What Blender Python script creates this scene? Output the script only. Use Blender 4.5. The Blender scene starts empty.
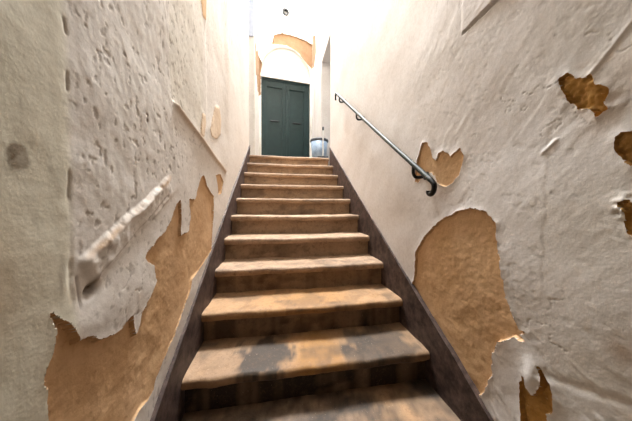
import bpy, math, random
import numpy as np
from math import sin, cos, pi, radians
from mathutils import Vector, Matrix

S = bpy.context.scene
C = S.collection

# ------------------------------------------------------------------ camera
CAM = Vector((0.4212, 0.0, 1.2858))
YAW, PITCH, ROLL, FPX = 0.1701, -0.023, 0.0037, 221.3353
cd = bpy.data.cameras.new('camera')
cam = bpy.data.objects.new('camera', cd)
C.objects.link(cam)
cd.sensor_fit = 'HORIZONTAL'
cd.sensor_width = 36.0
cd.lens = 36.0 * FPX / 632.0
cd.clip_start = 0.02
fw = Vector((sin(YAW)*cos(PITCH), cos(YAW)*cos(PITCH), sin(PITCH)))
rt = Vector((cos(YAW), -sin(YAW), 0))
up = rt.cross(fw)
r2 = rt*cos(ROLL) + up*sin(ROLL)
u2 = -rt*sin(ROLL) + up*cos(ROLL)
M = Matrix((r2, u2, -fw)).transposed().to_4x4()
M.translation = CAM
cam.matrix_world = M
S.camera = cam

# ------------------------------------------------------------------ light
SKY_STRENGTH = 0.5
w = bpy.data.worlds.new('sky')
S.world = w
w.use_nodes = True
bg = w.node_tree.nodes['Background']
bg.inputs[0].default_value = (0.86, 0.94, 1.0, 1)
bg.inputs[1].default_value = SKY_STRENGTH

def area_light(name, loc, rot, sx, sy, power, col):
    l = bpy.data.lights.new(name, 'AREA')
    l.shape = 'RECTANGLE'; l.size = sx; l.size_y = sy
    l.energy = power; l.color = col
    o = bpy.data.objects.new(name, l)
    C.objects.link(o); o.location = loc; o.rotation_euler = rot
    return o
# daylight falling through the skylight over the stairwell and landing
area_light('skylight_daylight', (0.6, 4.75, 8.8), (radians(-32), 0, 0), 1.2, 1.6, 1540, (0.94, 0.97, 1.0))

vs = S.view_settings
S.display_settings.display_device = 'sRGB'
vs.view_transform = 'Standard'; vs.look = 'None'
vs.exposure = 0.2; vs.gamma = 1.0; vs.use_curve_mapping = False

# ------------------------------------------------------------------ numeric helpers
def _hash(ix, iy, seed):
    h = (ix.astype(np.int64)*374761393 + iy.astype(np.int64)*668265263 + seed*974634777) & 0xffffffff
    h = ((h ^ (h >> 13))*1274126177) & 0xffffffff
    h = h ^ (h >> 16)
    return (h & 0xffffff)/float(0xffffff)*2 - 1
def vnoise(x, y, seed=0):
    x = np.asarray(x, float); y = np.asarray(y, float)
    ix = np.floor(x); iy = np.floor(y)
    fx = x-ix; fy = y-iy
    fx = fx*fx*fx*(fx*(fx*6-15)+10); fy = fy*fy*fy*(fy*(fy*6-15)+10)
    a = _hash(ix, iy, seed); b = _hash(ix+1, iy, seed)
    c = _hash(ix, iy+1, seed); d = _hash(ix+1, iy+1, seed)
    return (a*(1-fx)+b*fx)*(1-fy) + (c*(1-fx)+d*fx)*fy
def fbm(x, y, seed=0, octv=4, gain=0.5):
    s = 0; a = 1.0; f = 1.0
    for k in range(octv):
        s = s + a*vnoise(x*f + 17.3*k, y*f - 9.1*k, seed+k*13); a *= gain; f *= 2.03
    return s
def sstep(a, b, x):
    t = np.clip((x-a)/(b-a), 0, 1)
    return t*t*(3-2*t)
def seg_dist(y, z, p, q):
    """distance to segment and position along it (0..1), and signed side"""
    d = np.array(q)-np.array(p); L2 = d@d
    t = ((y-p[0])*d[0] + (z-p[1])*d[1])/L2
    tc = np.clip(t, 0, 1)
    side = ((y-p[0])*d[1] - (z-p[1])*d[0])/math.sqrt(L2)
    return np.hypot(y-p[0]-tc*d[0], z-p[1]-tc*d[1]), t, side
def poly_sdf(y, z, poly):
    """signed distance to polygon, negative inside"""
    P = np.array(poly, float); n = len(P)
    best = np.full(y.shape, 1e9); inside = np.zeros(y.shape, bool)
    for i in range(n):
        a = P[i]; b = P[(i+1) % n]
        d, _, _ = seg_dist(y, z, a, b)
        best = np.minimum(best, d)
        if abs(a[1]-b[1]) > 1e-12:
            cond = (a[1] > z) != (b[1] > z)
            xi = (b[0]-a[0])*(z-a[1])/(b[1]-a[1]) + a[0]
            inside ^= cond & (y < xi)
    return np.where(inside, -best, best)
def blob(y, z, cy, cz, ry, rz, ang=0.0):
    c, s = cos(ang), sin(ang)
    u = ((y-cy)*c + (z-cz)*s)/ry; v = (-(y-cy)*s + (z-cz)*c)/rz
    return np.exp(-(u*u+v*v))

# ------------------------------------------------------------------ mesh helpers
def link(name, me, mat, parent=None):
    o = bpy.data.objects.new(name, me)
    C.objects.link(o)
    if mat is not None: me.materials.append(mat)
    if parent is not None: o.parent = parent
    return o
def tag(o, label=None, cat=None, group=None, kind=None):
    for k, v in (('label', label), ('category', cat), ('group', group), ('kind', kind)):
        if v: o[k] = v
    return o
def empty(name, loc, label, cat, group=None, rz=0.0):
    o = bpy.data.objects.new(name, None)
    C.objects.link(o); o.location = loc; o.rotation_euler = (0, 0, rz)
    o.empty_display_size = 0.05
    return tag(o, label, cat, group)
def mesh_np(name, co, quads, smooth=True, attrs=None, tris=None):
    me = bpy.data.meshes.new(name)
    nq = len(quads)
    me.vertices.add(len(co)); me.vertices.foreach_set('co', np.asarray(co, np.float32).ravel())
    me.loops.add(nq*4); me.polygons.add(nq)
    me.loops.foreach_set('vertex_index', np.asarray(quads, np.int32).ravel())
    me.polygons.foreach_set('loop_start', np.arange(0, nq*4, 4, dtype=np.int32))
    me.polygons.foreach_set('loop_total', np.full(nq, 4, np.int32))
    me.polygons.foreach_set('use_smooth', np.full(nq, smooth))
    for k, v in (attrs or {}).items():
        a = me.attributes.new(k, 'FLOAT', 'POINT')
        a.data.foreach_set('value', np.asarray(v, np.float32))
    me.update(calc_edges=True); me.validate()
    return me
class MB:
    def __init__(s): s.v = []; s.f = []; s.sm = []
    def add(s, vs_, fs, smooth=False):
        n = len(s.v); s.v += [tuple(p) for p in vs_]
        for f in fs: s.f.append([i+n for i in f]); s.sm.append(smooth)
    def box(s, x0, x1, y0, y1, z0, z1):
        s.add([(x0,y0,z0),(x1,y0,z0),(x1,y1,z0),(x0,y1,z0),(x0,y0,z1),(x1,y0,z1),(x1,y1,z1),(x0,y1,z1)],
              [(0,3,2,1),(4,5,6,7),(0,1,5,4),(1,2,6,5),(2,3,7,6),(3,0,4,7)])
    def tube(s, pts, rad, n=12, caps=True):
        pts = [Vector(p) for p in pts]; m = len(pts)
        rads = rad if isinstance(rad, (list, tuple)) else [rad]*m
        prev = None; rings = []
        for i, p in enumerate(pts):
            t = (pts[min(i+1, m-1)]-pts[max(i-1, 0)]).normalized()
            if prev is None:
                a = Vector((1,0,0)) if abs(t.x) < .9 else Vector((0,0,1))
                nrm = (a - t*a.dot(t)).normalized()
            else:
                nrm = (prev - t*prev.dot(t)).normalized()
            prev = nrm; b = t.cross(nrm)
            rings.append([p + (nrm*cos(2*pi*k/n) + b*sin(2*pi*k/n))*rads[i] for k in range(n)])
        vs_ = [q for r in rings for q in r]
        fs = [(i*n+k, i*n+(k+1) % n, (i+1)*n+(k+1) % n, (i+1)*n+k) for i in range(m-1) for k in range(n)]
        s.add(vs_, fs, True)
        if caps:
            s.add(rings[0], [tuple(range(n-1, -1, -1))]); s.add(rings[-1], [tuple(range(n))])
    def lathe(s, prof, c=(0,0,0), n=32):
        vs_ = [(c[0]+r*cos(2*pi*k/n), c[1]+r*sin(2*pi*k/n), c[2]+z) for r, z in prof for k in range(n)]
        fs = [(i*n+k, i*n+(k+1) % n, (i+1)*n+(k+1) % n, (i+1)*n+k) for i in range(len(prof)-1) for k in range(n)]
        s.add(vs_, fs, True)
    def build(s, name, mat, parent=None, bevel=0.0):
        me = bpy.data.meshes.new(name)
        me.from_pydata(s.v, [], s.f); me.update()
        me.polygons.foreach_set('use_smooth', s.sm)
        o = link(name, me, mat, parent)
        if bevel:
            b = o.modifiers.new('bevel', 'BEVEL'); b.width = bevel; b.segments = 2; b.limit_method = 'ANGLE'
        return o
def spline(pts, n=8):
    P = [Vector(p) for p in pts]; out = []
    for i in range(len(P)-1):
        p0 = P[max(i-1, 0)]; p1 = P[i]; p2 = P[i+1]; p3 = P[min(i+2, len(P)-1)]
        for k in range(n):
            t = k/n
            out.append(0.5*((2*p1) + (p2-p0)*t + (2*p0-5*p1+4*p2-p3)*t*t + (3*p1-p0-3*p2+p3)*t**3))
    out.append(P[-1]); return out

# ------------------------------------------------------------------ materials
def new_mat(name, rough=0.85):
    m = bpy.data.materials.new(name); m.use_nodes = True
    nt = m.node_tree; b = nt.nodes['Principled BSDF']
    b.inputs['Roughness'].default_value = rough
    b.inputs['Specular IOR Level'].default_value = 0.3
    return m, nt, b
def nd(nt, typ, **kw):
    n = nt.nodes.new(typ)
    for k, v in kw.items(): setattr(n, k, v)
    return n
def noise(nt, scale, detail=5, rough=0.6, vec=None):
    n = nd(nt, 'ShaderNodeTexNoise')
    n.inputs['Scale'].default_value = scale; n.inputs['Detail'].default_value = detail
    n.inputs['Roughness'].default_value = rough
    if vec is not None: nt.links.new(vec, n.inputs['Vector'])
    return n.outputs['Fac']
def coords(nt, scale=(1,1,1)):
    t = nd(nt, 'ShaderNodeTexCoord'); mp = nd(nt, 'ShaderNodeMapping')
    mp.inputs['Scale'].default_value = scale
    nt.links.new(t.outputs['Object'], mp.inputs['Vector'])
    return mp.outputs['Vector']
def attr(nt, name):
    a = nd(nt, 'ShaderNodeAttribute'); a.attribute_name = name
    return a.outputs['Fac']
def ramp(nt, fac, stops):
    r = nd(nt, 'ShaderNodeValToRGB')
    e = r.color_ramp.elements
    while len(e) < len(stops): e.new(0.5)
    for el, (p, c) in zip(e, stops):
        el.position = p; el.color = (*c, 1) if len(c) == 3 else c
    nt.links.new(fac, r.inputs[0]); return r.outputs[0]
def mix(nt, fac, a, b, mode='MIX'):
    m = nd(nt, 'ShaderNodeMix', data_type='RGBA', blend_type=mode)
    m.clamp_factor = True
    for sock, v in ((m.inputs[0], fac), (m.inputs[6], a), (m.inputs[7], b)):
        if hasattr(v, 'links'): nt.links.new(v, sock)
        elif isinstance(v, tuple): sock.default_value = (*v, 1)
        else: sock.default_value = v
    return m.outputs[2]
def bump(nt, b, h, strength, dist, prev=None):
    n = nd(nt, 'ShaderNodeBump')
    n.inputs['Strength'].default_value = strength; n.inputs['Distance'].default_value = dist
    nt.links.new(h, n.inputs['Height'])
    if prev is not None: nt.links.new(prev, n.inputs['Normal'])
    nt.links.new(n.outputs[0], b.inputs['Normal']); return n.outputs[0]

def srgb(r, g, b):
    f = lambda c: (c/255/12.92) if c/255 <= .04045 else ((c/255+.055)/1.055)**2.4
    return (f(r), f(g), f(b))

def plaster_mat(name, light, dark, smooth):
    m, nt, b = new_mat(name, 0.9)
    v = coords(nt)
    c = mix(nt, ramp(nt, noise(nt, 3.2, 6, .65, v), [(.3, (0,0,0)), (.72, (1,1,1))]), light, dark)
    c = mix(nt, attr(nt, 'tone'), c, smooth)
    fine = ramp(nt, noise(nt, 55, 4, .7, v), [(.35, (.86,.85,.83)), (.6, (1,1,1))])
    c = mix(nt, .8, c, fine, 'MULTIPLY')
    c = mix(nt, attr(nt, 'dirt'), c, srgb(96, 74, 46))
    c = mix(nt, attr(nt, 'ochre'), c, srgb(176, 132, 78))
    nt.links.new(c, b.inputs['Base Color'])
    p = bump(nt, b, noise(nt, 26, 6, .65, coords(nt, (1, 1, .6))), .08, .008)
    bump(nt, b, noise(nt, 160, 3, .6, v), .25, .002, p)
    return m
M_PL = plaster_mat('plaster_left', srgb(235, 228, 220), srgb(221, 212, 202), srgb(214, 206, 186))
M_PR = plaster_mat('plaster_right', srgb(239, 234, 230), srgb(228, 220, 214), srgb(225, 217, 205))
M_PE = plaster_mat('plaster_landing', srgb(226, 223, 216), srgb(214, 210, 200), srgb(226, 223, 216))

def render_coat_mat(name, a, bcol, cdark):
    m, nt, b = new_mat(name, 0.95)
    v = coords(nt)
    c = mix(nt, ramp(nt, noise(nt, 5, 6, .6, v), [(.32, (0,0,0)), (.7, (1,1,1))]), a, bcol)
    c = mix(nt, ramp(nt, noise(nt, 38, 5, .7, v), [(.54, (0,0,0)), (.75, (.7,.7,.7))]), c, cdark)
    c = mix(nt, ramp(nt, noise(nt, 1.6, 4, .6, v), [(.42, (0,0,0)), (.7, (.55,.55,.55))]), c, cdark)
    c = mix(nt, ramp(nt, noise(nt, 90, 3, .6, v), [(.66, (0,0,0)), (.74, (.5,.5,.5))]), c, srgb(226, 196, 150))
    nt.links.new(c, b.inputs['Base Color'])
    p = bump(nt, b, noise(nt, 14, 5, .6, v), .15, .008)
    bump(nt, b, noise(nt, 140, 3, .6, v), .3, .002, p)
    return m
M_RC = render_coat_mat('bare_render', srgb(217, 180, 139), srgb(203, 164, 120), srgb(178, 138, 96))
M_RB = render_coat_mat('beige_undercoat', srgb(226, 206, 182), srgb(214, 190, 162), srgb(196, 168, 136))
M_RE = render_coat_mat('landing_render', srgb(164, 132, 102), srgb(146, 114, 84), srgb(122, 92, 64))
M_RO = render_coat_mat('ochre_render', srgb(214, 168, 98), srgb(186, 140, 74), srgb(112, 76, 34))

def stone_mat(name, a, bcol, cdark, gr=(70, 60, 51)):
    m, nt, b = new_mat(name, 0.62)
    v = coords(nt)
    c = mix(nt, ramp(nt, noise(nt, 4.5, 6, .6, v), [(.32, (0,0,0)), (.7, (1,1,1))]), a, bcol)
    c = mix(nt, ramp(nt, noise(nt, 24, 6, .75, v), [(.5, (0,0,0)), (.72, (.8,.8,.8))]), c, cdark)
    c = mix(nt, attr(nt, 'rust'), c, srgb(190, 138, 76))
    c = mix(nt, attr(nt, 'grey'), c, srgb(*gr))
    c = mix(nt, ramp(nt, noise(nt, 60, 5, .75, v), [(.52, (0,0,0)), (.75, (.7,.7,.7))]), c, cdark)
    c = mix(nt, ramp(nt, noise(nt, 130, 3, .6, v), [(.69, (0,0,0)), (.75, (.5,.5,.5))]), c, srgb(236, 216, 186))
    nt.links.new(c, b.inputs['Base Color'])
    p = bump(nt, b, noise(nt, 30, 6, .7, v), .35, .008)
    bump(nt, b, noise(nt, 170, 3, .6, v), .35, .003, p)
    return m
M_TR = stone_mat('worn_stone_tread', srgb(188, 158, 130), srgb(160, 131, 104), srgb(112, 88, 66))
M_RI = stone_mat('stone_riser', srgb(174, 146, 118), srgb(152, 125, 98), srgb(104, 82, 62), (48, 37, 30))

def paint_mat(name, col, col2, scale=14, rough=.5, bs=.2):
    m, nt, b = new_mat(name, rough)
    v = coords(nt)
    c = mix(nt, ramp(nt, noise(nt, scale, 6, .65, v), [(.38, (0,0,0)), (.68, (1,1,1))]), col, col2)
    nt.links.new(c, b.inputs['Base Color'])
    bump(nt, b, noise(nt, scale*3, 5, .6, v), bs, .004)
    return m
M_SK = paint_mat('dark_skirting_paint', srgb(52, 40, 37), srgb(102, 84, 76), 20, .6, .35)
M_DOOR = paint_mat('green_door_paint', srgb(17, 39, 39), srgb(25, 49, 48), 9, .45, .1)
M_BLK = paint_mat('black_iron', srgb(24, 24, 24), srgb(40, 40, 38), 60, .4, .2)
M_BLK.node_tree.nodes['Principled BSDF'].inputs['Metallic'].default_value = .3
M_RAIL = paint_mat('grey_rail_paint', srgb(64, 70, 66), srgb(48, 54, 51), 50, .5, .15)
M_BIN = paint_mat('galvanised_bin', srgb(150, 166, 182), srgb(120, 136, 154), 20, .4, .1)
M_BINR = paint_mat('dark_bin_rim', srgb(70, 74, 80), srgb(90, 94, 100), 30, .5, .1)
M_WHT = paint_mat('white_plastic', srgb(236, 236, 234), srgb(222, 222, 220), 30, .4, .05)
M_GREY = paint_mat('grey_blue_shade', srgb(176, 182, 196), srgb(160, 168, 184), 10, .7, .1)
M_FLOOR = stone_mat('hall_floor_stone', srgb(120, 100, 80), srgb(100, 84, 66), srgb(80, 64, 50))
M_BACK = paint_mat('dark_back_wall', srgb(96, 84, 72), srgb(80, 70, 60), 6, .9, .1)
M_CEIL = paint_mat('ceiling_paint', srgb(232, 228, 220), srgb(220, 214, 204), 6, .9, .1)

# ------------------------------------------------------------------ dimensions (metres)
W = 1.2188           # stair width
T, R = 0.2655, 0.17  # going and rise
Y1 = 0.5056          # nosing of the first step
NSTEP = 12           # the twelfth is the landing edge
ZL = NSTEP*R         # 2.04 landing level
ZT = 8.6             # top of the stairwell
YB = -1.2            # back wall of the lower hall
def nose_y(k): return Y1 + (k-1)*T
def nose_z(y): return R + (y-Y1)*R/T


# ------------------------------------------------------------------ plaster walls
def spaced(segments):
    out = []
    for a, b, h in segments:
        n = max(1, int(round((b-a)/h)))
        out += list(np.linspace(a, b, n, endpoint=False))
    out.append(segments[-1][1])
    return np.array(out)

def wall_grid(name, ys, zs, place, height, patches, tone, dirt, ochre, holes, mat, back, jag=0.004):
    """a plaster wall as relief; where the plaster has fallen off the faces become patch parts.
    place(Y, Z, h) gives world points, h = relief towards the room"""
    Y, Z = np.meshgrid(ys, zs)
    hy = np.gradient(ys)[None, :]*np.ones_like(Z); hz = np.gradient(zs)[:, None]*np.ones_like(Y)
    h = np.maximum(hy, hz)
    sd = np.full(Y.shape, 1e3); pid = np.full(Y.shape, -1)
    jn = fbm(Y*28, Z*28, 5, 4, .6)*jag + fbm(Y*120, Z*120, 9, 2)*jag*.35
    for i, p in enumerate(patches):
        P = np.array(p['poly']); m = .12
        box = (Y > P[:, 0].min()-m) & (Y < P[:, 0].max()+m) & (Z > P[:, 1].min()-m) & (Z < P[:, 1].max()+m)
        s = np.full(Y.shape, 1e3)
        s[box] = poly_sdf(Y[box], Z[box], p['poly']) + jn[box]*p.get('jag', 1)
        cl = s < sd
        sd = np.where(cl, s, sd); pid = np.where(cl, i, pid)
    near = np.abs(sd) < .62*h
    sc = np.clip(sd, -.2, .2)
    gz, gy = np.gradient(sc, zs, ys)
    g2 = np.maximum(gy*gy+gz*gz, .2)
    Yn = np.where(near, Y - sd*gy/g2*1.0, Y); Zn = np.where(near, Z - sd*gz/g2*1.0, Z)
    lim = .48
    Yn = np.clip(Yn, Y-lim*hy, Y+lim*hy); Zn = np.clip(Zn, Z-lim*hz, Z+lim*hz)
    Yn[:, 0] = Y[:, 0]; Yn[:, -1] = Y[:, -1]; Zn[0] = Z[0]; Zn[-1] = Z[-1]
    sdn = np.where(near, 0.0, sd)
    thick = np.array([p.get('thick', .010) for p in patches] + [0.0])[pid]
    rough = np.array([p.get('rough', .0011) for p in patches] + [0.0])[pid]
    for i, p in enumerate(patches):
        if 'thickfn' in p: thick = np.where(pid == i, thick*p['thickfn'](Yn, Zn), thick)
    H = height(Yn, Zn)
    inside = sstep(0, 1.1, -sdn/h)
    under = -thick + fbm(Yn*16, Zn*16, 41, 5, .6)*rough
    lipa = np.array([p.get('lip', .0025) for p in patches] + [0.0])[pid]
    lip = np.where((sd > -.5*h) & (sd < .03), lipa*np.exp(-np.maximum(sd, 0)/.012)*(1+.8*vnoise(Y*22, Z*22, 3)), 0)
    Hf = np.where(pid >= 0, (H+lip)*(1-inside) + (H*.35+under)*inside, H)
    co = place(Yn.ravel(), Zn.ravel(), Hf.ravel())
    nz, ny = Y.shape
    idx = np.arange(nz*ny).reshape(nz, ny)
    q = np.stack([idx[:-1, :-1], idx[:-1, 1:], idx[1:, 1:], idx[1:, :-1]], -1).reshape(-1, 4)
    yc = Y.ravel()[q].mean(1); zc = Z.ravel()[q].mean(1)
    keep = np.ones(len(q), bool)
    for (a, b, c, d) in holes: keep &= ~((yc > a) & (yc < b) & (zc > c) & (zc < d))
    sdc = sdn.ravel()[q].mean(1)
    pq = pid.ravel()[q]; inq = sdc < -1e-7
    am = np.argmin(sdn.ravel()[q], 1); pf = np.where(inq, pq[np.arange(len(q)), am], -1)
    # flip winding so that normals face the room
    a, b2, c2 = co[q[0, 0]], co[q[0, 1]], co[q[0, 3]]
    nrm = np.cross(b2-a, c2-a)
    room = place(np.array([ys[0]]), np.array([zs[0]]), np.array([.1]))[0]-place(np.array([ys[0]]), np.array([zs[0]]), np.array([0.]))[0]
    if nrm@room < 0: q = q[:, ::-1]
    at = {'tone': tone(Yn, Zn).ravel(), 'dirt': np.clip(dirt(Yn, Zn), 0, 1).ravel(), 'ochre': np.clip(ochre(Yn, Zn), 0, 1).ravel()}
    def sub(nm, sel, mt, parent=None, skirts=False):
        qq = q[sel]
        used, inv = np.unique(qq, return_inverse=True); inv = inv.reshape(qq.shape)
        c = co[used]; aa = {k: v[used] for k, v in at.items()}
        if skirts:   # turn the outer boundary back into the wall so that openings have edges
            ks = keep
            allq = q[ks]
            e = np.concatenate([allq[:, [0, 1]], allq[:, [1, 2]], allq[:, [2, 3]], allq[:, [3, 0]]])
            key = np.sort(e, 1); key = key[:, 0]*np.int64(nz*ny) + key[:, 1]
            u, cnt = np.unique(key, return_counts=True)
            be = e[np.isin(key, u[cnt == 1])]
            remap = -np.ones(nz*ny, int); remap[used] = np.arange(len(used))
            be = be[(remap[be] >= 0).all(1)]
            bv = np.unique(be); n0 = len(c)
            bmap = -np.ones(nz*ny, int); bmap[bv] = np.arange(len(bv)) + n0
            bc = place(Yn.ravel()[bv], Zn.ravel()[bv], np.full(len(bv), -.035))
            c = np.concatenate([c, bc])
            for k in aa: aa[k] = np.concatenate([aa[k], at[k][bv]])
            inv = np.concatenate([inv, np.stack([remap[be[:, 1]], remap[be[:, 0]], bmap[be[:, 0]], bmap[be[:, 1]]], -1)])
            for (y0, y1, z0, z1) in back:   # masonry behind the plaster
                corners = [place(np.array([yy]), np.array([zz]), np.array([hh]))[0] for hh in (-.03, -.36) for yy, zz in ((y0, z0), (y1, z0), (y1, z1), (y0, z1))]
                n1 = len(c); c = np.concatenate([c, np.array(corners)])
                for k in aa: aa[k] = np.concatenate([aa[k], np.zeros(8)])
                fs = np.array([(0,1,2,3), (7,6,5,4), (0,4,5,1), (1,5,6,2), (2,6,7,3), (3,7,4,0)])
                if nrm@room < 0: fs = fs[:, ::-1]
                inv = np.concatenate([inv, fs+n1])
        me = mesh_np(nm, c, inv, True, aa)
        try: me.set_sharp_from_angle(angle=radians(60))
        except Exception: pass
        return link(nm, me, mt, parent)
    wall = sub(name, keep & (pf < 0), mat, None, True)
    tag(wall, kind='structure')
    for i, p in enumerate(patches):
        sel = keep & (pf == i)
        if sel.any():
            o = sub('bare_patch', sel, p.get('mat', M_RC), wall)
            o['label'] = p['label']
    return wall

LP = {
  'A': [ (1.408,1.463), (1.461,1.409), (1.543,1.371), (1.611,1.348), (1.596,1.198), (1.558,1.084), (1.534,0.992), (1.394,0.949), (1.326,0.932), (1.208,0.909), (1.177,0.865), (1.120,0.815), (1.042,0.757), (0.997,0.731), (0.930,0.697), (0.871,0.660), (0.854,0.631), (0.813,0.626), (0.771,0.639), (0.740,0.630), (0.705,0.620), (0.510,0.826), (0.509,0.857), (0.506,0.912), (0.503,0.954), (0.512,0.994), (0.521,1.019), (0.525,1.043), (0.518,1.075), (0.532,1.037), (0.557,0.990), (0.579,0.985), (0.628,0.950), (0.680,0.941), (0.735,0.957), (0.751,0.892), (0.767,0.910), (0.778,0.941), (0.829,0.977), (0.870,1.014), (0.854,1.072), (0.798,1.113), (0.838,1.138), (0.883,1.166), (0.934,1.185), (0.983,1.220), (1.007,1.260), (1.034,1.295), (1.070,1.308), (1.090,1.245), (1.081,1.148), (1.168,1.159), (1.196,1.231), (1.172,1.317), (1.255,1.312), (1.311,1.385), (1.363,1.446) ],
  'B': [ (1.652,1.496), (1.769,1.519), (1.872,1.475), (1.807,1.380), (1.722,1.359), (1.689,1.437) ],
  'D': [ (1.703,1.996), (1.817,2.039), (1.878,1.963), (1.849,1.838), (1.729,1.766), (1.607,1.747), (1.571,1.790), (1.629,1.883) ],
  'C': [ (1.415,1.830), (1.482,1.848), (1.480,1.782), (1.455,1.701), (1.382,1.693), (1.384,1.748) ],
  'E': [ (1.411,2.514), (1.539,2.632), (1.510,2.437), (1.448,2.415) ],
}
RP = {
  'R1': [ (0.876,1.266), (0.815,1.279), (0.738,1.263), (0.703,1.220), (0.692,1.132), (0.674,1.049), (0.658,0.960), (0.636,0.918), (0.615,0.868), (0.585,0.871), (0.609,0.851), (0.588,0.835), (0.614,0.827), (0.631,0.829), (0.649,0.811), (0.689,0.777), (0.706,0.720), (0.708,0.645), (0.734,0.554), (0.764,0.507), (0.802,0.500), (0.982,0.607), (1.254,0.765), (1.214,0.835), (1.204,0.893), (1.197,1.010), (1.140,1.089), (1.046,1.179), (0.962,1.233) ],
  'R2': [ (1.136,1.640), (1.101,1.633), (1.073,1.594), (1.059,1.538), (1.033,1.524), (1.016,1.554), (0.987,1.563), (0.949,1.543), (0.932,1.520), (0.913,1.534), (0.879,1.549), (0.859,1.511), (0.864,1.468), (0.881,1.426), (0.919,1.392), (0.966,1.376), (1.007,1.392), (1.045,1.443), (1.068,1.467), (1.126,1.459), (1.176,1.418), (1.205,1.430), (1.202,1.489), (1.187,1.545), (1.158,1.606) ],
  'R3': [ (0.527,1.657), (0.507,1.667), (0.492,1.638), (0.473,1.633), (0.458,1.637), (0.447,1.601), (0.427,1.585), (0.420,1.568), (0.430,1.547), (0.421,1.527), (0.445,1.512), (0.462,1.545), (0.480,1.553), (0.505,1.588), (0.518,1.620) ],
  'R4': [ (0.412,1.453), (0.402,1.466), (0.385,1.461), (0.366,1.439), (0.361,1.400), (0.383,1.380), (0.393,1.389), (0.406,1.408), (0.413,1.431) ],
  'R5': [ (0.398,1.294), (0.385,1.303), (0.362,1.267), (0.365,1.220), (0.383,1.224), (0.392,1.249), (0.385,1.273) ],
  'R6': [ (0.616,0.647), (0.611,0.681), (0.600,0.725), (0.593,0.713), (0.590,0.688), (0.571,0.671), (0.551,0.711), (0.548,0.755), (0.563,0.778), (0.550,0.785), (0.542,0.762), (0.526,0.750), (0.517,0.712), (0.519,0.671), (0.533,0.648), (0.532,0.571), (0.601,0.497), (0.606,0.613) ],
}


rough_zone = lambda Y: sstep(.50, .60, Y)
SK_L = [(-.3, -.10), (.835, .545), (1.6, 1.035), (3.525, 2.205)]
def hairline(Y, Z, seed):
    # fine wandering cracks, broken into stretches
    f = np.abs(fbm(Y*5, Z*5, seed, 4, .55))
    return (1-sstep(.006, .016, f))*sstep(.25, .5, fbm(Y*3.1, Z*3.1, seed+7, 3))
def crease_chips(Y, Z):
    c = .545 + .010*fbm(Z*9, Y*0+2, 7, 3)
    return .6*np.exp(-((Y-c-.002)/.003)**2)*sstep(.25, .6, vnoise(Z*26, Y*0+5, 77))*sstep(1.0, 1.1, Z)
def left_height(Y, Z):
    h = fbm(Y*2.1, Z*2.1, 1, 3)*.0045 + fbm(Y*9, Z*9, 2, 4, .6)*.0007
    near = (Y < 2.6)
    rz = rough_zone(Y)*(1-.55*sstep(1.05, 1.4, Y))*(.25+.75*sstep(-.02, .03, (Y-.585)*.258*-1 + (Z-1.120)*.4 + .01))
    h += rz*(fbm(Y*34, Z*24, 3, 4, .6)*.0005 - .0012*sstep(.62, .9, fbm(Y*62, Z*46, 4, 4)) + .0007*sstep(.2, .9, fbm(Y*14+Z*5, Z*7, 6, 4)))
    # thicker smooth coat beside the hall, ending in a ragged vertical crease
    edge = .545 + .010*fbm(Z*9, Y*0+2, 7, 3)
    h += .0014*(1-sstep(edge-.026, edge+.010, Y)) + .0002*np.exp(-((Y-edge+.012)/.012)**2)
    h -= .004*crease_chips(Y, Z) + .0015*hairline(Y, Z, 121)*(Y > .55)
    # filled chase of an older handrail: a rounded ridge
    d, t, side = seg_dist(Y, Z, (.572, 1.166), (.990, 1.408))
    wob = .006*fbm(Y*16, Z*16, 8, 3)
    across = side + wob         # positive below the upper edge
    ends = sstep(-.05, .02, t)*(1-sstep(.80, 1.04, t))
    wd = .075
    ridge = np.where((across > -.012) & (across < wd+.03), sstep(-.012, .010, across)*(1-.4*sstep(.0, .05, across))*(1-sstep(.058, .084, across)), 0)
    h += ends*ridge*(.012 + .003*fbm(Y*22, Z*22, 10, 3))
    # incised line along the bottom of the chase
    d2, t2, s2 = seg_dist(Y, Z, (.625, 1.112), (.955, 1.318))
    h -= .006*np.exp(-(d2/.006)**2)
    # hollow at the foot of the ridge
    h -= .022*blob(Y, Z, .590, 1.088, .016, .012, .6) + .006*blob(Y, Z, .540, 1.13, .006, .04)*(.6+.6*vnoise(Y*90, Z*50, 15))
    # flap of plaster bulging off the wall below the ridge
    h += .007*blob(Y, Z, .56, 1.02, .06, .05) + .005*blob(Y, Z, .74, 1.03, .12, .07, .6)
    # upper panel set back, its lower edge a sloping ledge
    d3, t3, s3 = seg_dist(Y, Z, (1.020, 1.726), (1.985, 1.566))
    above = sstep(-.006, .006, -s3+.003*fbm(Y*12, Z*3, 12, 2))*sstep(1.004, 1.018, Y + .004*fbm(Z*6, Y*0, 14, 2))*(1-sstep(1.85, 2.1, Y))
    h -= .012*above
    lip = np.exp(-((s3-.012)/.016)**2)*sstep(0, .03, t3)*(1-sstep(.93, 1, t3))
    h += .017*lip
    # second soft strip in the panel
    h -= .004*sstep(1.50, 1.53, Y)*(1-sstep(1.95, 2.1, Y))*sstep(1.75, 1.95, Z)
    return h
def left_tone(Y, Z):
    t = 1-sstep(.53, .56, Y)
    return np.clip(t + .35*sstep(1.0, 1.03, Y)*(1-sstep(1.4, 1.5, Y))*sstep(1.70, 1.75, Z), 0, 1)
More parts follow.
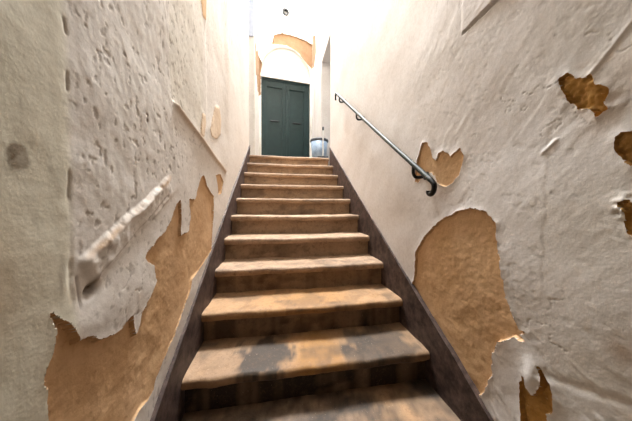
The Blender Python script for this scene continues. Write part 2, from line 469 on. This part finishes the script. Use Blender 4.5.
def left_dirt(Y, Z):
    d = np.zeros_like(Y)
    rz = rough_zone(Y)*(1-.7*sstep(1.1, 1.8, Y))
    d += rz*.34*sstep(.62, .9, fbm(Y*62, Z*46, 4, 4))
    d += .5*blob(Y, Z, .590, 1.086, .022, .018, .6) + .5*blob(Y, Z, .606, 1.106, .02, .012, .6)
    d += .75*blob(Y, Z, .831, 1.572, .008, .020) + .5*blob(Y, Z, .824, 1.600, .007, .012)
    d += .30*blob(Y, Z, .545, 1.30, .004, .03) + .4*blob(Y, Z, .545, 1.21, .004, .025) + .4*blob(Y, Z, .518, 1.13, .004, .035)
    # round grey smudge with a darker spot at its edge
    d += crease_chips(Y, Z) + hairline(Y, Z, 121)*.35*rough_zone(Y)
    u = fbm(Y*60-Z*60, Y*8+Z*8, 21, 3)
    e = np.hypot((Y-.449)/.020, (Z-1.366)/.024)
    d += (.62+.2*u)*(1-sstep(.75, 1.05, e+.15*fbm(Y*40, Z*40, 22, 2))) + .35*blob(Y, Z, .440, 1.366, .006, .009)
    d += .25*blob(Y, Z, .437, 1.343, .02, .008, .2)
    d += .35*blob(Y, Z, .503, 1.352, .003, .010, .5) + .3*blob(Y, Z, .454, 1.455, .002, .009)
    return d
def left_ochre(Y, Z):
    d, t, side = seg_dist(Y, Z, (.572, 1.166), (.990, 1.408))
    o = .75*np.exp(-((side-.004)/.009)**2)*sstep(-.05, .1, t)*(1-sstep(.95, 1.03, t))*(.55+.5*fbm(Y*26, Z*26, 23, 3))
    o += .5*blob(Y, Z, .95, 1.378, .04, .012, .55)
    d3, t3, s3 = seg_dist(Y, Z, (1.020, 1.726), (1.985, 1.566))
    o += .45*np.exp(-((s3-.012)/.016)**2)*sstep(0, .03, t3)*(1-sstep(.93, 1, t3))
    o += .25*blob(Y, Z, .40, 1.16, .05, .10)
    return o
lp = [dict(poly=[(y-.02 if y < .53 else y, z) for y, z in LP['A']], thick=.010, lip=.0008, thickfn=lambda y, z: .12+.88*sstep(.06, .20, z-np.interp(y, [q_[0] for q_ in SK_L], [q_[1] for q_ in SK_L])), jag=.9, label='large L-shaped patch of bare brown render low beside the stairs'),
      dict(poly=LP['B'], thick=.008, jag=.7, label='thin crescent of bare brown render above the dark skirting'),
      dict(poly=LP['D'], mat=M_RB, thick=.004, jag=.6, label='small beige bare patch above the sloping ledge'),
      dict(poly=LP['C'], mat=M_RB, thick=.002, jag=.8, label='faint beige scuffed patch resting on the sloping ledge'),
      dict(poly=LP['E'], thick=.006, jag=.6, label='narrow brown streak of bare render high on the wall')]
ysL = spaced([(YB, .33, .03), (.33, 1.15, .0035), (1.15, 2.15, .006), (2.15, 3.5, .03), (3.5, 4.35, .05), (4.35, 5.19, .02)])
zsL = spaced([(0, .45, .03), (.45, 1.80, .0035), (1.80, 2.7, .007), (2.7, ZT, .04)])
# landing stretch of the left wall has its own fallen plaster
lp.append(dict(poly=[(4.40, 4.30), (4.50, 4.52), (4.70, 4.40), (4.95, 4.62), (5.16, 4.75), (5.16, 3.80), (4.95, 3.72), (4.75, 3.95), (4.55, 3.85), (4.45, 4.0)],
               thick=.012, jag=2, mat=M_RE, label='vertical brown bare strip on the landing wall beside the green door'))
flatten = lambda Y: 1-.0*Y
wall_grid('wall_left', ysL, zsL, lambda y, z, h: np.stack([-.010+h, y, z], -1), left_height, lp,
          left_tone, left_dirt, left_ochre, [(3.5, 4.35, ZL, ZT)], M_PL,
          [(YB, 3.49, 0, ZT), (4.36, 5.19, 0, ZT), (3.49, 4.36, 0, ZL-.01)])

def right_height(Y, Z):
    h = fbm(Y*1.9, Z*1.9, 31, 3)*.0045 + fbm(Y*8, Z*8, 32, 4, .55)*.0004
    nr = 1-sstep(.9, 1.4, Y)
    # trowel strokes running up towards the hall
    u = (Y*.75 + Z*.66)
    v = (-Y*.66 + Z*.75)
    h += nr*(fbm(u*26, v*7, 33, 4, .6)*.0003 + .0008*sstep(.35, .75, fbm(u*13, v*5, 34, 3))*sstep(1.2, 1.6, Z))
    h -= nr*.0005*sstep(.5, .8, fbm(u*22, v*40, 35, 3))
    # proud band high on the wall, its underside in shade
    zz = Z + (Y-.8)*.07
    t = sstep(2.061, 2.064, zz)*(1-sstep(.872, .884, Y))
    h += t*(.0012 + .010*np.clip((.885-Y)/.18, 0, 1))
    # groove under it, added to make the underside's dark shadow line
    h -= .026*sstep(2.046, 2.050, zz)*(1-sstep(2.060, 2.063, zz))*(1-sstep(.862, .878, Y))
    h -= .0015*hairline(Y, Z, 131)*nr
    # scratched seam
    d, tt, s = seg_dist(Y, Z, (.49, 1.60), (.36, 1.76))
    h += .0010*np.exp(-(d/.004)**2) - .002*sstep(0, .01, -s)*np.exp(-(d/.05)**2)
    # vertical step in the coat, and a lifted flake
    h += .0007*sstep(.545, .555, Y + .004*fbm(Z*20, Y*0, 36, 2))*(1-sstep(.62, .72, Y))*(1-sstep(1.48, 1.6, Z))*sstep(.9, 1.1, Z)
    d, tt, s = seg_dist(Y, Z, (.562, 1.452), (.53, 1.482))
    h += .003*np.exp(-(d/.005)**2)
    # lifted flakes at the frame's edge and around the low patch
    h += .008*np.exp(-(((Y-.392)/.012)**2 + ((Z-1.285)/.022)**2))*sstep(-.3, .3, vnoise(Y*120, Z*120, 37))
    h += .010*blob(Y, Z, .575, .735, .022, .05)
    h -= .002*blob(Y, Z, .44, .80, .12, .012, -.35)
    h += .0015*sstep(.4, .8, fbm(u*9, v*30, 38, 3))*(1-sstep(.75, 1.0, Z))*nr
    return h
def right_tone(Y, Z):
    return np.clip((1-sstep(.38, .75, Y))*(.55+.3*fbm(Y*4, Z*4, 39, 3)), 0, 1)
def right_dirt(Y, Z):
    d = .40*blob(Y, Z, .388, .945, .02, .018) + .8*blob(Y, Z, .54, 1.795, .0022, .004)
    d += .8*blob(Y, Z, .526, 1.652, .008, .016) + .9*blob(Y, Z, .410, 1.456, .012, .018)*0
    nr = 1-sstep(.9, 1.4, Y)
    u = (Y*.75 + Z*.66); v = (-Y*.66 + Z*.75)
    d += .32*hairline(Y, Z, 131)*nr
    d += nr*.07*sstep(.4, .8, fbm(u*22, v*40, 35, 3))
    d += .6*sstep(.55, .75, fbm(Y*60, Z*60, 44, 3))*blob(Y, Z, .395, 1.27, .02, .04)
    # rusty run below the seam
    for (yy, zz, a) in ((4.25, 5.40, .8), (4.45, 5.0, .6), (4.20, 5.35, .5), (5.0, 4.3, .5), (4.9, 4.6, .4)):
        d += a*blob(Y, Z, yy, zz, .05, .09)
    return d
def right_ochre(Y, Z):
    o = .35*blob(Y, Z, .384, .943, .03, .03) + .25*blob(Y, Z, 1.0, 1.35, .05, .03)
    o += .16*(1-sstep(.42, .60, Y))*sstep(.1, .7, fbm(Y*9, Z*5, 40, 3))
    o += .4*blob(Y, Z, 4.9, 3.6, .05, .5)
    return o
rp = [dict(poly=RP['R1'], thick=.012, jag=.9, label='big arch-topped patch of bare brown render rising from the dark skirting'),
      dict(poly=RP['R2'], thick=.006, jag=.7, label='two-lobed brown bare patch behind the lower end of the handrail'),
      dict(poly=RP['R3'], thick=.012, rough=.010, jag=.8, mat=M_RO, label='ragged ochre hole in the plaster high beside the scratched seam'),
      dict(poly=RP['R4'], thick=.014, rough=.008, jag=.6, mat=M_RO, label='dark-rimmed round ochre hole at the photo edge'),
      dict(poly=RP['R5'], thick=.006, rough=.006, jag=.8, mat=M_RO, label='small cracked ochre spot among lifted flakes'),
      dict(poly=RP['R6'], thick=.018, rough=.008, jag=.8, mat=M_RO, label='low ochre patch forked around a hanging plaster flap'),
      dict(poly=[(5.30, 5.32), (4.85, 5.00), (4.78, 4.60), (5.02, 4.42), (5.30, 4.55)], thick=.012, jag=1.6, mat=M_RE, label='brown bare patch turning the landing corner above the door')]
ysR = spaced([(YB, .30, .03), (.30, 1.30, .0035), (1.30, 3.42, .03), (3.42, 4.15, .05), (4.15, 5.33, .02)])
zsR = spaced([(0, .42, .03), (.42, 2.2, .0035), (2.2, 3.97, .04), (3.97, ZT, .04)])
wall_grid('wall_right', ysR, zsR, lambda y, z, h: np.stack([W+.010-h, y, z], -1), right_height, rp,
          right_tone, right_dirt, right_ochre, [(3.42, 4.15, ZL, 3.97)], M_PR,
          [(YB, 3.41, 0, ZT), (4.16, 5.33, 0, ZT), (3.41, 4.16, 0, ZL-.01), (3.41, 4.16, 3.98, ZT)])

# end wall of the landing, turned a little; local u runs from its left corner
END_O = np.array([-.05, 5.185]); END_A = math.atan2(.15, 1.33)
EU = np.array([cos(END_A), sin(END_A)]); EN = np.array([sin(END_A), -cos(END_A)])
def end_place(u, z, h):
    return np.stack([END_O[0]+u*EU[0]+h*EN[0], END_O[1]+u*EU[1]+h*EN[1], z], -1)
DU0, DU1, DZ1 = .095, 1.235, 4.205
UC = (DU0+DU1)/2
def arch_r(u, z): return np.hypot((u-UC)/.60, np.maximum(z-DZ1, 0)/.735)
def end_height(u, z):
    h = fbm(u*3, z*3, 51, 4)*.008
    r = arch_r(u, z)
    ins = (1-sstep(.955, .985, r))*(z > DZ1-.001)
    h = h - .07*ins + .012*np.exp(-((r-1.03)/.05)**2)*(z > DZ1)
    hole = np.hypot((u-.650)/.075, (z-5.74)/.085)
    return h - .09*(1-sstep(.85, 1.0, hole))
ep = [dict(poly=[(.015, 3.72), (.09, 3.78), (.09, 4.25), (.13, 4.45), (.06, 4.62), (.015, 4.7)], thick=.012, jag=1.2, mat=M_RE, label='narrow brown bare patch on the edge left of the green door'),
      dict(poly=[(.335, 4.945), (.385, 5.17), (.56, 5.25), (.92, 5.235), (1.12, 5.20), (1.345, 5.12), (1.345, 4.60), (1.28, 4.55), (1.17, 4.64), (.92, 4.89), (.67, 4.975), (.5, 4.96)],
           thick=.02, jag=1.6, mat=M_RE, label='brown bare patch over the arch above the green door')]
wall_grid('wall_end', spaced([(-.3, 1.75, .0125)]), spaced([(ZL, ZT, .0125)]), end_place, end_height, ep,
          lambda u, z: 0*u, lambda u, z: .8*(np.hypot((u-.650)/.075, (z-5.74)/.085) < .95), lambda u, z: .45*sstep(.95, .90, arch_r(u, z))*0*u, [(DU0, DU1, ZL, DZ1)], M_PE,
          [(-.3, DU0-.01, ZL, ZT), (DU1+.01, 1.75, ZL, ZT), (DU0-.01, DU1+.01, DZ1+.01, ZT)])

# ------------------------------------------------------------------ remaining shell
def struct(name, mb, mat, bevel=0):
    return tag(mb.build(name, mat, None, bevel), kind='structure')
b = MB(); b.box(-.4, W+.4, YB-.3, nose_y(1)+.04, -.12, 0); struct('floor', b, M_FLOOR)
b = MB(); b.box(-1.6, W+1.6, nose_y(12)+.12, 5.9, ZL-.16, ZL); struct('floor_landing', b, M_FLOOR)
b = MB(); b.box(-.4, W+.4, YB-.3, YB, 0, ZT); struct('wall_back', b, M_BACK)
b = MB(); b.box(-.4, W+.4, YB-.3, .6, 2.55, 2.7); b.box(-.4, W+.4, .6, .72, 2.55, ZT+.1); b.box(-.4, W+.4, .72, 3.5, ZT, ZT+.1); b.box(-.4, W+.4, 5.15, 5.8, ZT, ZT+.1); struct('ceiling', b, M_CEIL)  # unseen; hall ceiling lowered and header added to dim the lower risers
b = MB(); b.box(-.28, -.03, 4.325, 4.343, 4.43, 5.9); struct('jamb_shade_panel', b, M_GREY)  # added panel, its grey-blue colour paints in the shaded top of the jamb

# ------------------------------------------------------------------ painted skirtings
def skirting(name, pts_top, x0, x1, mat):
    mb = MB()
    ys = np.linspace(pts_top[0][0], pts_top[-1][0], 60)
    zt = np.interp(ys, [p[0] for p in pts_top], [p[1] for p in pts_top]) + fbm(ys*9, ys*0, 61, 3)*.003
    vs_ = []
    for y, z in zip(ys, zt):
        zb = min(nose_z(y)-.24, z-.1)
        if y > nose_y(12): zb = ZL-.02
        vs_ += [(x0, y, zb), (x1, y, zb), (x1, y, z), (x0, y, z)]
    n = len(ys); fs = []
    for i in range(n-1):
        a = i*4; c = a+4
        fs += [(a+k, a+(k+1) % 4, c+(k+1) % 4, c+k) for k in range(4)]
    fs += [(0,3,2,1), (4*n-4, 4*n-3, 4*n-2, 4*n-1)]
    mb.add(vs_, fs)
    o = mb.build(name, mat); tag(o, kind='structure')
    import bmesh
    bm = bmesh.new(); bm.from_mesh(o.data); bmesh.ops.recalc_face_normals(bm, faces=bm.faces); bm.to_mesh(o.data); bm.free()
    return o
skirting('baseboard_left', SK_L, -.034, .002, M_SK)
skirting('baseboard_right', [(-.1, -.035), (.70, .472), (3.378, 2.176), (3.40, 2.19)], W-.002, W+.034, M_SK)

# ------------------------------------------------------------------ staircase
stair = empty('staircase', (W/2, nose_y(1), 0), 'steep flight of worn tan stone steps between peeling walls', 'staircase')
def sweep(profile, nx, seed, amp, name, mat, parent, x0, x1, stain=None, sag=0.004):
    P = np.array(profile); m = len(P)
    xs = np.linspace(x0, x1, nx)
    X, I = np.meshgrid(xs, np.arange(m))
    Yv = P[:, 0][:, None]*np.ones_like(X); Zv = P[:, 1][:, None]*np.ones_like(X)
    s = np.concatenate([[0], np.cumsum(np.hypot(*np.diff(P, axis=0).T))])[:, None]*np.ones_like(X)
    Yv = Yv + fbm(X*7, s*7, seed, 5, .6)*amp; Zv = Zv + fbm(X*6, s*6, seed+50, 5, .6)*amp
    Zv = Zv - sag*np.exp(-((X-(x0+x1)/2)/.3)**2)*(P[:, 1] > P[:, 1].max()-.02)[:, None]
    co = np.stack([X, Yv, Zv], -1).reshape(-1, 3)
    idx = np.arange(m*nx).reshape(m, nx)
    q = np.stack([idx[:-1, :-1], idx[:-1, 1:], idx[1:, 1:], idx[1:, :-1]], -1).reshape(-1, 4)
    # end caps as thin fans between opposite points of the closed profile
    caps = []
    for col in (0, nx-1):
        for i in range(m//2-1):
            a = [idx[i, col], idx[i+1, col], idx[m-2-i, col], idx[m-1-i, col]]
            if len(set(a)) == 4: caps.append(a if col else a[::-1])
    q = np.concatenate([q, np.array(caps)]) if caps else q
    g, r_ = stain(X, Yv) if stain else (0*X, 0*X)
    wear = .35*sstep(.2, .8, fbm(X*5, s*9, seed+70, 4))
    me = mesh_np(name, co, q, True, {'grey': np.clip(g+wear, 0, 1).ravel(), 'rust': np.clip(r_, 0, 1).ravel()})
    try: me.set_sharp_from_angle(angle=radians(50))
    except Exception: pass
    o = link(name, me, mat, parent)
    o.location = (-W/2, -nose_y(1), 0)
    return o
def stain_fn(k):
    def f(X, Y):
        d = Y-nose_y(k)
        n = fbm(X*14, Y*14, 80+k, 4, .6)
        if k == 3:
            e1 = np.hypot((X-.34)/.13, (d-.12)/.16) + .35*n
            e2 = np.hypot((X-.97)/.20, (d-.11)/.20) + .35*n
            g = .75*(1-sstep(.7, 1.15, e1)) + .6*(1-sstep(.7, 1.2, e2)) + .15*np.clip(.5+n, 0, 1)
            r_ = 1.1*blob(X, d, .62, .08, .15, .25)*(.9+.3*n) + .25
            g = g + .28
        elif k == 2:
            g = .25*blob(X, d, .55, .16, .32, .2) + .55+.3*n
            r_ = .4*blob(X, d, .95, .14, .2, .2)
        elif k <= 1:
            g = .7 + 0*X; r_ = 0*X
        else:
            g = .25*sstep(.1, .8, n)*(k < 7); r_ = (.45*blob(X, d, .6, .1, .4, .3) + .3)*(k < 5)
            g = g + .15*(k == 4)
        return g, r_
    return f
def grime_shade_fn(k):
    # patchy grime, deepened on the lowest risers to paint in shade
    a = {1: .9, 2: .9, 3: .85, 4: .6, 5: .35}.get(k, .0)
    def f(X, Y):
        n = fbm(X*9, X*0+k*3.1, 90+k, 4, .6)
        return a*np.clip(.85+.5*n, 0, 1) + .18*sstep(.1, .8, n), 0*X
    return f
for k in range(1, NSTEP+1):
    y, z = nose_y(k), k*R
    st = bpy.data.objects.new('step', None); C.objects.link(st); st.parent = stair; st.empty_display_size = .05
    d = T+.045 if k < NSTEP else .17
    top = [(y+.016, z-.002), (y+.045, z)] + [(y+t, z) for t in np.linspace(.075, d, 9)]
    fr = [(y+.020, z-.050), (y+.008, z-.048), (y+.002, z-.040), (y, z-.028), (y+.001, z-.016), (y+.006, z-.007)]
    prof = [(y+d, z-.050)] + [(y+t, z-.050) for t in np.linspace(d-.03, .06, 6)] + fr + top
    rs = .034
    fine = k <= 5
    sweep(prof, 120 if fine else 60, 100+k, .0042 if fine else .0032, 'tread', M_TR, st, .003, W-.003, stain_fn(k))
    rp_ = [(y+rs+.03, z-R-.012), (y+rs, z-R-.012)] + [(y+rs+.002*sin(3*t), z-R+(R-.048)*t) for t in np.linspace(.05, 1, 9)] + [(y+rs+.03, z-.048)]
    rp_ = rp_ + [rp_[0]]
    sweep(rp_, 90 if fine else 50, 200+k, .0032, 'riser', M_RI, st, .004, W-.004, grime_shade_fn(k), 0)

# ------------------------------------------------------------------ green double door
door = bpy.data.objects.new('door_1', None); C.objects.link(door)
door.location = (*(END_O + EU*UC - EN*.075), ZL); door.rotation_euler = (0, 0, END_A)
tag(door, 'dark green panelled double door under the arch on the landing', 'door', None, 'structure')
DW = DU1-DU0; DH = DZ1-ZL
b = MB()
for s in (-1, 1): b.box(s*DW/2-(.05 if s > 0 else 0), s*DW/2+(.05 if s < 0 else 0), -.03, .05, 0, DH)
b.box(-DW/2, DW/2, -.03, .05, DH-.05, DH)
b.build('door_frame', M_DOOR, door, .006)
for s in (-1, 1):
    lf = bpy.data.objects.new('door_leaf', None); C.objects.link(lf); lf.parent = door
    x0, x1 = (-DW/2+.05, -.004) if s < 0 else (.004, DW/2-.05)
    b = MB(); st_ = .085
    b.box(x0, x0+st_, -.02, .03, .012, DH-.052); b.box(x1-st_, x1, -.02, .03, .012, DH-.052)
    b.box(x0+st_, x1-st_, -.02, .03, .012, .22); b.box(x0+st_, x1-st_, -.02, .03, DH-.19, DH-.052)
    b.build('leaf_frame', M_DOOR, lf, .004)
    b = MB(); b.box(x0+st_-.004, x1-st_+.004, .002, .02, .215, DH-.185)
    b.build('panel', M_DOOR, lf)
    b = MB(); xm = (x0+x1)/2 + s*.0
    b.box(xm-.095, xm+.095, -.012, .004, 1.19, 1.225)
    b.tube([(xm-.10, -.018, 1.205), (xm+.10, -.018, 1.205)], .008, 8)
    b.build('letter_slot', M_BLK, lf, .003)
b = MB(); b.box(-.018, .018, -.034, -.0205, .02, DH-.055); b.build('meeting_strip', M_DOOR, door, .005)

# ------------------------------------------------------------------ handrail
XRL = 1.1588
hr = empty('handrail', (W, 1.9, 2.0), 'grey metal handrail on black brackets, sloping up the white wall', 'handrail')
def loc_(pts): return [(x-W, y-1.9, z-2.0) for x, y, z in pts]
b = MB()
b.tube(loc_(spline([(XRL, .978, 1.413), (XRL, 1.5, 1.785), (XRL, 2.1, 2.220), (XRL, 2.775, 2.712)], 6)), .0135, 14)
b.build('rail', M_RAIL, hr)
b = MB()
b.tube(loc_(spline([(XRL, .990, 1.421), (XRL, .970, 1.407), (XRL, .952, 1.386), (XRL, .953, 1.364), (XRL, .963, 1.348), (XRL, .978, 1.343), (XRL, .990, 1.350), (XRL, .990, 1.361)], 6)), .0125, 12)
o = b.build('end_scroll', M_BLK, hr); o['label'] = 'black scrolled lower end'
b = MB()
b.tube(loc_(spline([(XRL, 2.765, 2.706), (XRL, 2.80, 2.728), (XRL, 2.82, 2.720), (XRL, 2.825, 2.690), (XRL, 2.82, 2.655)], 6)), .011, 10)
o = b.build('end_hook', M_BLK, hr); o['label'] = 'black downturned upper end'
for yb in (1.118, 2.03, 2.64):
    zr = 1.413 + (yb-.978)*.7235
    b = MB()
    b.tube(loc_(spline([(XRL, yb, zr), (XRL, yb+.002, zr-.028), (XRL+.001, yb+.001, zr-.052), (XRL+.012, yb-.003, zr-.070), (XRL+.036, yb-.009, zr-.071), (XRL+.058, yb-.012, zr-.067), (W+.012, yb-.014, zr-.064)], 6)), .009, 10)
    vs_ = []
    b.tube(loc_([(W+.002, yb-.014, zr-.064), (W+.014, yb-.014, zr-.064)]), .022, 16)
    b.build('bracket', M_BLK, hr)

# ------------------------------------------------------------------ things on the landing
bn = empty('waste_bin', (1.150, 3.93, ZL), 'grey-blue metal bin on the landing right of the green door', 'bin')
b = MB(); b.lathe([(.0, .0), (.115, .0), (.12, .006), (.150, .40), (.146, .40), (.116, .012), (0, .012)], (0, 0, 0), 32); b.build('bin_body', M_BIN, bn)
b = MB(); b.lathe([(.150, .375), (.160, .378), (.163, .40), (.158, .418), (.146, .42), (.142, .40), (.146, .375), (.150, .375)], (0, 0, 0), 32)
o = b.build('rim', M_BINR, bn); o['label'] = 'dark grey rolled rim'
br = empty('broom', (1.165, 3.66, ZL), 'thin white upright pole with a dark tip in front of the grey bin', 'broom')
b = MB(); b.tube([(0, 0, .07), (0, 0, .50)], .011, 12); b.build('handle', M_WHT, br)
b = MB(); b.tube([(0, 0, .50), (0, 0, .51), (0, 0, .55), (0, 0, .56)], [.012, .017, .017, .010], 12); o = b.build('handle_tip', M_BINR, br); o['label'] = 'dark grey tip'
b = MB(); b.box(-.09, .09, -.02, .02, .0, .075); b.build('brush_head', M_BINR, br, .008)

p = end_place(np.array([.650]), np.array([5.74]), np.array([-.03]))[0]
vt = empty('vent_pipe', tuple(p), 'small round vent with a dark rim high above the arched door', 'vent', None, END_A)
def ring(r0, r1, y0, y1, n=28):
    mb = MB(); vs_ = []
    for (r, y) in ((r0, y0), (r1, y0), (r1, y1), (r0, y1)):
        vs_ += [(r*cos(2*pi*k/n), y, r*sin(2*pi*k/n)) for k in range(n)]
    fs = [(j*n+k, j*n+(k+1) % n, ((j+1) % 4)*n+(k+1) % n, ((j+1) % 4)*n+k) for j in range(4) for k in range(n)]
    mb.add(vs_, fs); return mb
ring(.045, .080, -.05, .05).build('rim', M_BLK, vt)
b = MB(); b.tube([(.012, .0, 0), (.012, .05, 0)], .022, 16); b.build('plug', M_WHT, vt)
